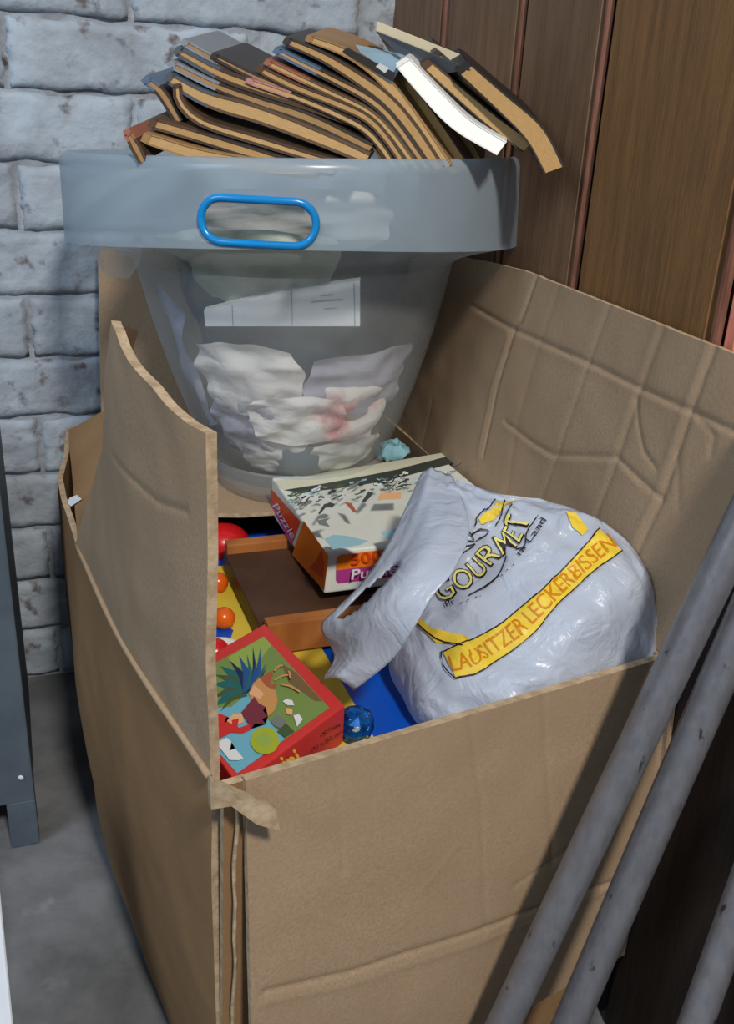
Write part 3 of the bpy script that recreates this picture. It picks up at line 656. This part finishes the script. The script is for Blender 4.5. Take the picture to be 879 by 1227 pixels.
# white printed booklet
yb = .806
bk = [ony(x, y, yb) for x, y in ((246, 391), (431, 391), (431, 336), (335, 349), (244, 372))]
bt = tag(empty('white_booklet', bk[0]), 'white printed booklet standing in the front of the clear tub', 'booklet')
n = len(bk); dv_ = np.array([0, .010, .001])
M_bk = mat('white_booklet_paper', rgb(236, 238, 238), rgb(222, 224, 226), .7, 9)
mesh_obj('pages', bk + [p + dv_ for p in bk], [tuple(range(n)), tuple(range(2 * n - 1, n - 1, -1))] + [(i, (i + 1) % n, n + (i + 1) % n, n + i) for i in range(n)], M_bk, bt)
bmap = lambda x, y, k: ony(x, y, yb - .0005)
rules = [stroke([(349, 347), (350, 391)], .9), stroke([(278, 366), (279, 391)], .9), stroke([(424, 339), (425, 391)], .9), stroke([(372, 362), (392, 360), (411, 359)], 1.6), stroke([(384, 354), (398, 353)], 1.2), stroke([(388, 370), (402, 369)], 1.2)]
M_faint = flat('print_faint_grey', rgb(150, 156, 162))
for rl in rules: ink('printed_line', [(q, 0) for q in rl], bmap, M_faint, bt)

# ---------------------------------------------------------------- books piled in the tub
DB = np.array([.10, .985, .13]); DB /= np.linalg.norm(DB)
def cov(name, c, rough=.45): return mat(name, c, tuple(x * .8 for x in c[:3]) + (1,), rough, 10, spec=.35)
COV = dict(grey=cov('cover_grey', rgb(132, 138, 146)), dark=cov('cover_dark', rgb(58, 52, 50)), brown=cov('cover_brown', rgb(84, 62, 46)), slate=cov('cover_slate', rgb(82, 88, 96)), blue=cov('cover_blue', rgb(84, 104, 128)), red=cov('cover_red', rgb(150, 96, 76)),
           tan=cov('cover_tan', rgb(150, 116, 76)), white=cov('cover_white', rgb(228, 228, 224)), black=cov('cover_black', rgb(36, 32, 32)), cream=cov('cover_cream', rgb(206, 192, 160)), pink=cov('cover_pink', rgb(178, 128, 128)), ice=cov('cover_pale_blue', rgb(150, 180, 200)))
M_board = {k: cov('cover_board_' + k, rgb(*v)) for k, v in dict(a=(74, 56, 42), b=(92, 72, 54), c=(56, 46, 40)).items()}
BN = [0]
def book(pts, th, cover, label, page=M_page, y0=.775, lean=.75, depth=.105, ct=.0014, spine=True, over=.004, cut=.0, n=18, DB=DB):
    def at(x, y):                              # the front face of the pile: a plane leaning back
        nrm = np.array([0, 1, -lean]); return onp(x, y, nrm, nrm @ np.array([0, y0, .66]))
    C3 = smooth_path([at(*p) for p in pts], n); fn = np.array([0, -1, lean]); fn /= np.linalg.norm(fn)
    t = np.gradient(C3, axis=0); t /= np.linalg.norm(t, axis=1, keepdims=True); nr = np.cross(t, fn)
    dist = np.linalg.norm(C3.mean(0) - EYE); T = (np.interp(np.linspace(0, 1, n), np.linspace(0, 1, len(th)), th) if hasattr(th, '__len__') else np.full(n, th)) * dist / FPX
    root = tag(empty('book', C3[n // 2]), label, 'book', 'old books piled in the tub')
    def slab(nm, o0, o1, i0, i1, s0, s1, m, uv=False):
        V = []; U = []; F = []; c = i1 - i0
        d0 = s0; lenu = 0
        for i in range(i0, i1):
            if i > i0: lenu += np.linalg.norm(C3[i] - C3[i - 1])
            for (o, dd) in ((o0[i], s0), (o1[i], s0), (o1[i], s1), (o0[i], s1)):
                V.append(C3[i] + nr[i] * o + DB * dd); U.append((lenu * 40, (o - o0[i]) * 200 + dd * 30))
        for i in range(c - 1):
            for k in range(4): F.append((i * 4 + k, i * 4 + (k + 1) % 4, (i + 1) * 4 + (k + 1) % 4, (i + 1) * 4 + k))
        F.append((0, 1, 2, 3)); F.append(tuple((c - 1) * 4 + k for k in (3, 2, 1, 0)))
        return V, F, U
    h = T / 2
    V, F, U = slab('pages', -h + ct, h - ct, 0, n, .001 + cut, depth - .002, page); mesh_obj('page_block', V, F, page, root, False, uv=U)
    V1, F1, _ = slab('c', h - ct, h, 0, n, 0, depth, None); V2, F2, _ = slab('c', -h, -h + ct, 0, n, 0, depth, None)
    V = V1 + V2; F = F1 + [tuple(k + len(V1) for k in f) for f in F2]
    if spine:
        b = len(V); p = C3[0]; e = -t[0] * over
        V += [p + nr[0] * s * h[0] + q + DB * d for d in (0, depth) for s, q in ((1, t[0] * .002), (.75, e), (-.75, e), (-1, t[0] * .002))]
        F += [(b, b + 1, b + 2, b + 3), (b + 7, b + 6, b + 5, b + 4)] + [(b + k, b + (k + 1) % 4, b + 4 + (k + 1) % 4, b + 4 + k) for k in range(4)]
    own = (not isinstance(cover, str)) or cover in ('white', 'black', 'tan', 'cream'); BN[0] += 1
    k0 = 4 * (n - 1) * 2 + 4; mi = [0 if own else (1 if q < k0 else 0) for q in range(len(F))]
    if not own:
        for half in (0, 1):                    # the cover keeps its colour near the spine
            for i in range(4): 
                for k in range(4): mi[half * (4 * (n - 1) + 2) + i * 4 + k] = 0
    mesh_obj('cover', V, F, [COV[cover] if isinstance(cover, str) else cover, M_board['abc'[BN[0] % 3]]], root, mi=mi)
    return root
B = book
B([(176, 166), (240, 186), (312, 199), (380, 208)], (14, 18, 16), 'tan', 'lowest tan paperback at the left against the tub rim', M_page2, .752)
B([(184, 148), (225, 160), (290, 180), (352, 198), (400, 206)], (14, 15, 12), 'brown', 'thick tan paperback just above the lowest one at left', M_page, .755, ct=.002)
B([(212, 103), (216, 124), (243, 147), (311, 169), (379, 190), (432, 203)], (10, 13, 11), 'brown', 'paperback whose left end curls sharply upward', M_page2, .757, ct=.0022, over=.002)
B([(203, 94), (246, 118), (311, 138), (379, 164), (440, 190)], (14, 22, 20, 16), 'slate', 'broad tan book with a dark slate spine at the left end', M_page2, .758, ct=.0024)
B([(207, 78), (258, 103), (310, 122), (372, 143), (444, 178)], (10, 12, 14, 12), 'grey', 'grey-spined magazine above the broad tan book', M_page3, .760, ct=.002)
B([(214, 62), (262, 88), (310, 106), (365, 124), (430, 150)], (13, 16, 15, 10), 'slate', 'thick glossy grey brochure near the top left of the pile', M_page, .762, ct=.003)
B([(222, 52), (262, 74), (304, 92), (352, 112), (405, 132)], (9, 10, 10), 'grey', 'light grey brochure topmost at the left end of the pile', M_page3, .766, ct=.0018)
B([(176, 97), (192, 110), (206, 132), (214, 146)], (11, 12, 10), 'blue', 'small book with a blue corner poking out at far left', M_page3, .765, ct=.002)
B([(153, 160), (163, 178), (171, 194)], (9, 12, 10), 'red', 'reddish book end sticking up beside the rim at far left', M_page3, .750, ct=.002)
B([(258, 68), (305, 92), (345, 108), (392, 128), (438, 158), (462, 196)], (9, 11, 8), 'dark', 'dark covered book bending down in the middle of the pile', M_page3, .764, ct=.0022)
B([(300, 98), (352, 116), (402, 137), (436, 155), (457, 177), (474, 203)], (8, 9, 8), 'pink', 'thin pink-edged paperback curving down in the middle', M_page2, .760, ct=.0012)
B([(312, 84), (352, 104), (402, 124), (438, 141), (462, 165), (488, 203)], (10, 11, 9), 'brown', 'thin brown paperback arching over the pink-edged one', M_page, .762, ct=.0016)
B([(322, 76), (355, 92), (395, 111), (438, 132), (466, 157), (500, 203)], (9, 9, 9), 'red', 'thin red-cornered paperback in the middle of the pile', M_page2, .764, ct=.0016)
B([(333, 62), (362, 77), (400, 96), (442, 119), (472, 147), (512, 203)], (10, 12, 11), 'blue', 'paperback with a pale blue top corner in the middle', M_page, .766, ct=.0022)
B([(345, 50), (386, 68), (424, 91), (460, 117), (490, 150), (526, 203)], (12, 16, 14), 'dark', 'dark thick-edged paperback arching right of the middle', M_page, .768, ct=.0020)
B([(372, 47), (410, 61), (440, 79), (468, 105), (500, 148), (536, 200)], (10, 14, 12), 'tan', 'yellowed paperback under the blue-covered book', M_page2, .770, ct=.0014)
r1 = B([(470, 92), (492, 118), (520, 157), (552, 204)], (24, 26, 24), 'slate', 'tan page block of a thick blue-covered paperback', M_page, .795, depth=.11, spine=False)
sh_ = [ony(x, y, .83) for x, y in ((409, 60), (425, 55), (482, 66), (474, 88), (462, 96))]
B([(505, 96), (530, 128), (556, 165), (575, 196)], (10, 14, 10), 'brown', 'brown covered book wedged behind the white-spined one', M_page3, .835, depth=.10)
w1 = B([(482, 74), (512, 108), (552, 148), (601, 178)], (19, 23, 20), 'white', 'book with a broad white spine leaning at the right', flat('white_spine', rgb(238, 238, 234), .45), .752, depth=.06, ct=.001, over=.002)
B([(512, 78), (548, 110), (588, 144), (632, 176)], (14, 17, 18), 'brown', 'tan book right of the white spine', M_page2, .766, depth=.07, DB=np.array([-.04, .98, .2]))
B([(524, 66), (560, 98), (600, 132), (640, 166)], (9, 11, 10), 'dark', 'thin dark book between two tan ones at the right', M_page3, .772, depth=.07, DB=np.array([-.04, .98, .2]))
r4 = B([(556, 82), (600, 122), (640, 160), (664, 204)], (20, 22, 26, 24), 'black', 'rightmost tan book overhanging the tub rim', M_page, .750, depth=.055, DB=np.array([-.06, .97, .22]))
# covers that show their face
def plate(name, pts, Y, thick, m, label):
    P = [ony(x, y, Y_) for (x, y), Y_ in zip(pts, Y)]; nrm = np.cross(P[1] - P[0], P[-1] - P[0]); nrm /= np.linalg.norm(nrm); n = len(P)
    o = mesh_obj(name, P + [p + nrm * thick for p in P], [tuple(range(n)), tuple(range(2 * n - 1, n - 1, -1))] + [(i, (i + 1) % n, n + (i + 1) % n, n + i) for i in range(n)], m)
    return o
bc = plate('cover_front', ((408, 61), (424, 53), (488, 66), (470, 98)), (.835, .875, .865, .815), .002, COV['ice'], None); attach(bc, r1); bc['label'] = 'pale blue cover with dark lower band'
band = ink('cover_band', [([(410, 62), (416, 57), (474, 88), (470, 97)], 0)] + [([(450, 80), (455, 76), (466, 82), (461, 88)], 1)], lambda x, y, k: ony(x, y, .835 - .02 * (x - 408) / 62) - np.array([0, .004 + .0003 * k, 0]), [COV['dark'], COV['white']], r1)
cr = tag(empty('book', ony(505, 60, .88)), 'cream-edged grey hardback lying across the top right of the pile', 'book', 'old books piled in the tub')
p = [ony(x, y, Y) for x, y, Y in ((449, 35, .88), (562, 79, .83), (556, 84, .83), (470, 58, .88))]
box_obj('page_block', [ony(450, 37, .88), ony(561, 82, .83), ony(561, 82, .83) + np.array([.02, .12, -.02]), ony(450, 37, .88) + np.array([.02, .12, -.02])] + [q + np.array([0, .003, .008]) for q in (ony(450, 37, .88), ony(561, 82, .83), ony(561, 82, .83) + np.array([.02, .12, -.02]), ony(450, 37, .88) + np.array([.02, .12, -.02]))], COV['cream'], cr, .001)
o = plate('cover', ((450, 38), (562, 83), (535, 88), (474, 62)), (.862, .802, .82, .85), .002, COV['slate'], None); attach(o, cr)

# ---------------------------------------------------------------- the plastic carrier bag
def plastic(name):
    m = frosted(name, (.66, .73, .86, 1), .87, .25, .3); N = m.node_tree.nodes; K_ = m.node_tree.links
    n2 = N.new('ShaderNodeTexNoise'); n2.inputs['Scale'].default_value = 34; n2.inputs['Detail'].default_value = 6; n2.inputs['Distortion'].default_value = 1.2
    bp = N.new('ShaderNodeBump'); bp.inputs['Strength'].default_value = .5; bp.inputs['Distance'].default_value = .008
    tc = N.new('ShaderNodeTexCoord'); K_.new(tc.outputs['Object'], n2.inputs[0]); K_.new(n2.outputs[0], bp.inputs['Height']); K_.new(bp.outputs[0], N['Principled BSDF'].inputs['Normal'])
    return m
M_plastic = plastic('white_carrier_plastic')
bag = tag(empty('carrier_bag', L(.32, .56, ZB)), 'filled white plastic carrier bag with yellow gourmet lettering and knotted handle', 'bag')
def loft(A, Bq, ns, nr, front, back, seed, wr):
    A = smooth_path(A, ns); Bq = smooth_path(Bq, ns); V = []; F = []; up = np.array([-.12, -.62, .78])
    for i in range(ns):
        s_ = i / (ns - 1); fr_ = np.interp(s_, [p[0] for p in front], [p[1] for p in front]); bk_ = np.interp(s_, [p[0] for p in back], [p[1] for p in back])
        for k in range(nr):
            a = 2 * math.pi * k / nr; c_, n_ = math.cos(a), math.sin(a); ce = math.copysign(abs(c_) ** .85, c_)
            p = (A[i] + Bq[i]) / 2 + (A[i] - Bq[i]) / 2 * ce; q = fr_ * n_ ** .8 if n_ > 0 else -bk_ * (-n_) ** .8
            g = wr * (noise.noise(Vector((c_ * 2, n_ * 2, s_ * 5 + seed))) + .8 * (abs(noise.noise(Vector((c_ * 3.5 + 4, n_ * 3.5, s_ * 3 + seed)))) - .2) + .4 * noise.noise(Vector((c_ * 8, n_ * 8, s_ * 14 + seed))) + .5 * abs(noise.noise(Vector((c_ * 5 + s_ * 6, n_ * 5, s_ * 16 - c_ * 9 + seed)))))
            p = p + up * (q + g * max(n_, 0) ** .5); p[2] = max(p[2], ZB + .003); V.append(p)
    for i in range(ns - 1):
        for k in range(nr): F.append((i * nr + k, (i + 1) * nr + k, (i + 1) * nr + (k + 1) % nr, i * nr + (k + 1) % nr))
    F.append(tuple(range(nr))); F.append(tuple(range((ns - 1) * nr, ns * nr))[::-1])
    return V, F
BA = [onz(*p) for p in ((548, 579, .436), (606, 602, .430), (650, 606, .430), (705, 627, .425), (748, 656, .412), (775, 697, .395), (789, 745, .368), (795, 782, .350), (790, 812, .335))]
BB = [onz(*p) for p in ((520, 610, .425), (505, 690, .390), (490, 740, .350), (466, 796, .315), (482, 836, .308), (507, 872, .306), (575, 893, .306), (660, 880, .310), (745, 842, .318))]
V, F = loft(BA, BB, 90, 96, [(0, .012), (.2, .030), (.45, .048), (.7, .046), (.9, .022), (1, .006)], [(0, .006), (.4, .02), (.8, .02), (1, .004)], 3, .0075)
body = mesh_obj('bag_body', V, F, M_plastic, bag, True)
bvh = BVHTree.FromPolygons([Vector(tuple(map(float, v))) for v in V], F)
def on_bag(x, y, k):
    d = Vector(tuple(ray(x, y))).normalized(); e = Vector(tuple(EYE)); hit, nrm, idx, dist = bvh.ray_cast(e, d)
    if hit is None:
        best = bvh.find_nearest(e + d * .68); hit, nrm = best[0], best[1]
    if nrm.dot(e - hit) < 0: nrm = -nrm
    return hit + nrm * (.0009 + .00015 * min(k, 400) / 100 * 3)
K8 = lambda *pp: K(*pp, s=2.093, o=(380, 560)); K1 = lambda *pp: K(*pp, s=5.17, o=(490, 590))
bu, bl = K8((318, 465), (450, 402), (560, 312), (640, 232), (705, 157)), K8((350, 528), (420, 508), (540, 420), (590, 360), (690, 266), (762, 212))
U8, L8 = smooth_path(bu, 24), smooth_path(bl, 24)
pr = [([U8[i], U8[i + 1], L8[i + 1], L8[i]], CI['gold']) for i in range(23)]
prs = [(K8((252, 372), (290, 405), (380, 425), (385, 445), (300, 440), (250, 395)), CI['gold']), (K8((622, 112), (648, 118), (678, 158), (664, 172), (640, 150)), CI['gold']), (K8((405, 130), (450, 92), (500, 85), (470, 100), (440, 135), (410, 145)), CI['gold'])]
ink('yellow_banner', pr, lambda x, y, k: on_bag(x, y, 100), CM, bag, 7)
for q in prs: ink('yellow_patch', [q], lambda x, y, k: on_bag(x, y, 100), CM, bag, 7)
bl2 = [p + (np.array(q) - p) * .22 for p, q in zip(lerp_path(bl, 9), lerp_path(bu, 9))]
ink('banner_lettering', [(t, CI['amber']) for t in letters('LAUSITZER LECKERBISSEN', bl2, 19, offset=.004)], lambda x, y, k: on_bag(x, y, 200), CM, bag, 5)
lines = [bu, bl, K1((230, 460), (290, 425), (360, 365), (415, 330)), K1((370, 650), (480, 590), (560, 520), (600, 440), (610, 400)), K1((400, 210), (430, 155), (535, 55)), K1((590, 55), (580, 130), (540, 215)), K1((630, 85), (610, 140), (600, 215)),
         K1((800, 145), (740, 240), (720, 340), (660, 365)), K8((247, 385), (300, 430), (365, 450)), K8((315, 462), (318, 500), (350, 530)),
         K1((315, 268), (345, 300), (400, 305), (395, 270), (440, 235), (490, 240), (480, 270), (420, 310)), K1((320, 240), (360, 245), (385, 265), (430, 240)), K1((208, 350), (222, 360), (275, 320), (262, 340), (285, 375)), K1((285, 375), (330, 345), (400, 325), (420, 330))]
for l in lines: ink('black_line', [(q, CI['black']) for q in stroke(l, 1.5)], lambda x, y, k: on_bag(x, y, 250), CM, bag, 6)
gb = K1((215, 690), (290, 645), (375, 595), (470, 520), (545, 430), (610, 385), (672, 340), (715, 270), (745, 165))
ink('arch_lettering', [(t, CI['black']) for t in letters('GOURMET', gb, 26, offset=.026)], lambda x, y, k: on_bag(x, y, 150), CM, bag, 5)
ink('arch_lettering_fill', [(t, CI['pale']) for t in letters('GOURMET', gb, 26, offset=-.008)], lambda x, y, k: on_bag(x, y, 300), CM, bag, 5)
sm = [(t, CI['black']) for t in letters('Pr', K1((245, 715), (300, 690)), 7)] + [(t, CI['black']) for t in letters('ns Land', K1((690, 405), (770, 300), (850, 180)), 8)] + [(q, CI['black']) for a in ((330, 690), (370, 672), (410, 660), (440, 650), (575, 522), (610, 490), (648, 458)) for q in stroke(K1(a, (a[0] + 8, a[1] - 4)), 1.3, 3)]
ink('small_lettering', sm, lambda x, y, k: on_bag(x, y, 250), CM, bag, 5)

# the twisted handle of the bag: a folded sheet with its hand hole
def strap(name, left, right, n, m, hole=None, seed=0, thick=.0012, amp=.006):
    A = smooth_path(left, n); Bq = smooth_path(right, n); mm = 26; V = []; F = []
    for i in range(n):
        for j in range(mm):
            t = j / (mm - 1); p = A[i] * (1 - t) + Bq[i] * t; d = Vector(tuple(ray(0, 0))); s = i / (n - 1)
            lift = .012 * math.sin(math.pi * t) + amp * noise.noise(Vector((t * 2.4 + seed, s * 1.6, seed))) + amp * .35 * noise.noise(Vector((t * 7 + s * 3, s * 4, seed + 3)))
            V.append(p + np.array([-.1, -.55, .8]) * lift)
    for i in range(n - 1):
        for j in range(mm - 1):
            if hole and hole((i + .5) / n, (j + .5) / mm): continue
            F.append((i * mm + j, (i + 1) * mm + j, (i + 1) * mm + j + 1, i * mm + j + 1))
    o = mesh_obj(name, V, F, m, bag, True)
    md = o.modifiers.new('thickness', 'SOLIDIFY'); md.thickness = thick
    return o
def zz(x, y, z): return onz(x, y, z)
HL = [zz(503, 569, .435), zz(470, 640, .42), zz(440, 690, .405), zz(402, 730, .385), zz(384, 752, .370), zz(400, 785, .355), zz(386, 812, .345)]
HRr = [zz(543, 574, .437), zz(562, 630, .437), zz(545, 680, .432), zz(518, 715, .420), zz(496, 752, .402), zz(470, 790, .375), zz(424, 828, .345)]
def hole(s, t):
    a, b = (s - .66), (t - .24); a2, b2 = a * .9 + b * .25, b
    return (a / .115) ** 2 + ((b + a * .55) / .12) ** 2 < 1
strap('handle', HL, HRr, 60, M_plastic, hole, 3)
IL = [zz(470, 690, .385), zz(430, 735, .362), zz(408, 770, .350)]; IR = [zz(520, 700, .40), zz(480, 745, .375), zz(450, 780, .355)]
strap('handle_back', IL, IR, 24, M_plastic, None, 8, amp=.003)
# shoulder between the handle and the filled body
# small things beside the boxes
bb = onz(424, 880, ZB + .012)
bmx = bmesh.new(); bmesh.ops.create_icosphere(bmx, subdivisions=2, radius=.014)
for v in bmx.verts: v.co = v.co * (1 + .08 * noise.noise(v.co * 300)) + Vector(tuple(map(float, bb + E1 * .004 + E2 * .01)))
tag(bm_obj('foil_ball', bmx, mat('blue_foil', rgb(20, 110, 200), rgb(10, 40, 110), .15, 120, spec=.7, metal=.5, c3=rgb(220, 235, 245), scale3=260, lo3=.62, hi3=.66), None), 'shiny blue foil ball beside the red puzzle box', 'ball')
sphere('pale_blue_cloth', onz(474, 545, .352) + E2 * .012, .015, mat('pale_blue_cloth', rgb(150, 200, 214), rgb(130, 184, 204), .8, 20, .3, 90), None, (1.3, 1, .75))
for v_ in bpy.data.objects['pale_blue_cloth'].data.vertices: v_.co += v_.co.normalized() * 0 + Vector((noise.noise(v_.co * 160), noise.noise(v_.co * 160 + Vector((9, 0, 0))), noise.noise(v_.co * 160 + Vector((0, 9, 0))))) * .006
tag(bpy.data.objects['pale_blue_cloth'], 'pale blue cloth scrap between the tub and the white puzzle box', 'cloth')

# ---------------------------------------------------------------- pipes, leaning against the planks
def pipe(p0, p1, wpx, label, y_a, y_b):
    A = ony(*p0, y_a); Bq = ony(*p1, y_b); d = Bq - A
    top = Bq + d * 3.0
    k = (CW - .016 - top @ E1) / (d @ E1) if abs(d @ E1) > 1e-6 else 0; top = top + d * min(k, 0)
    t = -(A[2] - .012) / d[2]; foot = A + d * t
    r = wpx / 2 * np.linalg.norm(A - EYE) / FPX
    o = tube('steel_pipe', [foot + (top - foot) * s for s in np.linspace(0, 1, 12)], r, M_steel, None, 28)
    return tag(o, label, 'pipe', 'grey steel pipes')
pipe((603, 1227), (850, 707), 34, 'longest grey steel pipe crossing the front of the cardboard box, leftmost of the three', .458, .507)
pipe((682, 1227), (872, 785), 34, 'middle grey steel pipe leaning beside the cardboard box front', .458, .502)
pipe((833, 1227), (873, 1115), 33, 'lowest grey steel pipe, at the bottom right corner', .42, .44)
box_obj('shade_board', [L(a, b, z) for z in (.001, .46) for a, b in ((.411, .10), (.424, .10), (.424, .452), (.411, .452))], M_dark, None, .002)  # added over the lower wall; its dark colour stands for the shade there
tag(bpy.data.objects['shade_board'], 'dark board behind the pipes with the shade of the lower wall in its colour', 'board')

# ---------------------------------------------------------------- left edge: metal cabinet and white board
cab = tag(empty('metal_cabinet', (-.34, .73, 0)), 'blue-grey metal cabinet with a stub foot at the left edge', 'cabinet')
cr_ = onz(48, 1011, 0.0); ca, cb_ = cr_ @ E1, cr_ @ E2
box_obj('body', lbox(ca - .40, ca, cb_, cb_ + .20, .055, .42), M_cab, cab, .002)
box_obj('foot', lbox(ca - .027, ca, cb_, cb_ + .025, .0, .056), M_cab, cab, .0015)
sphere('rivet', onp(25, 932, E2, cb_ - .0005), .0028, M_whitep, cab, (1, .5, 1))
w0, w1_ = ony(17, 1227, .44), ony(-4, 1015, .48); dw = w0 - w1_
wt = w1_ - dw * .3; wb = w0 + dw * ((w0[2] - .0) / -dw[2])
o = box_obj('white_board', [wb, wb + np.array([-.10, 0, 0]), wb + np.array([-.11, .015, 0]), wb + np.array([-.01, .015, 0]), wt, wt + np.array([-.10, 0, 0]), wt + np.array([-.11, .015, 0]), wt + np.array([-.01, .015, 0])], M_white, None, .004, 3)
tag(o, 'white painted board standing at the lower left edge', 'board')
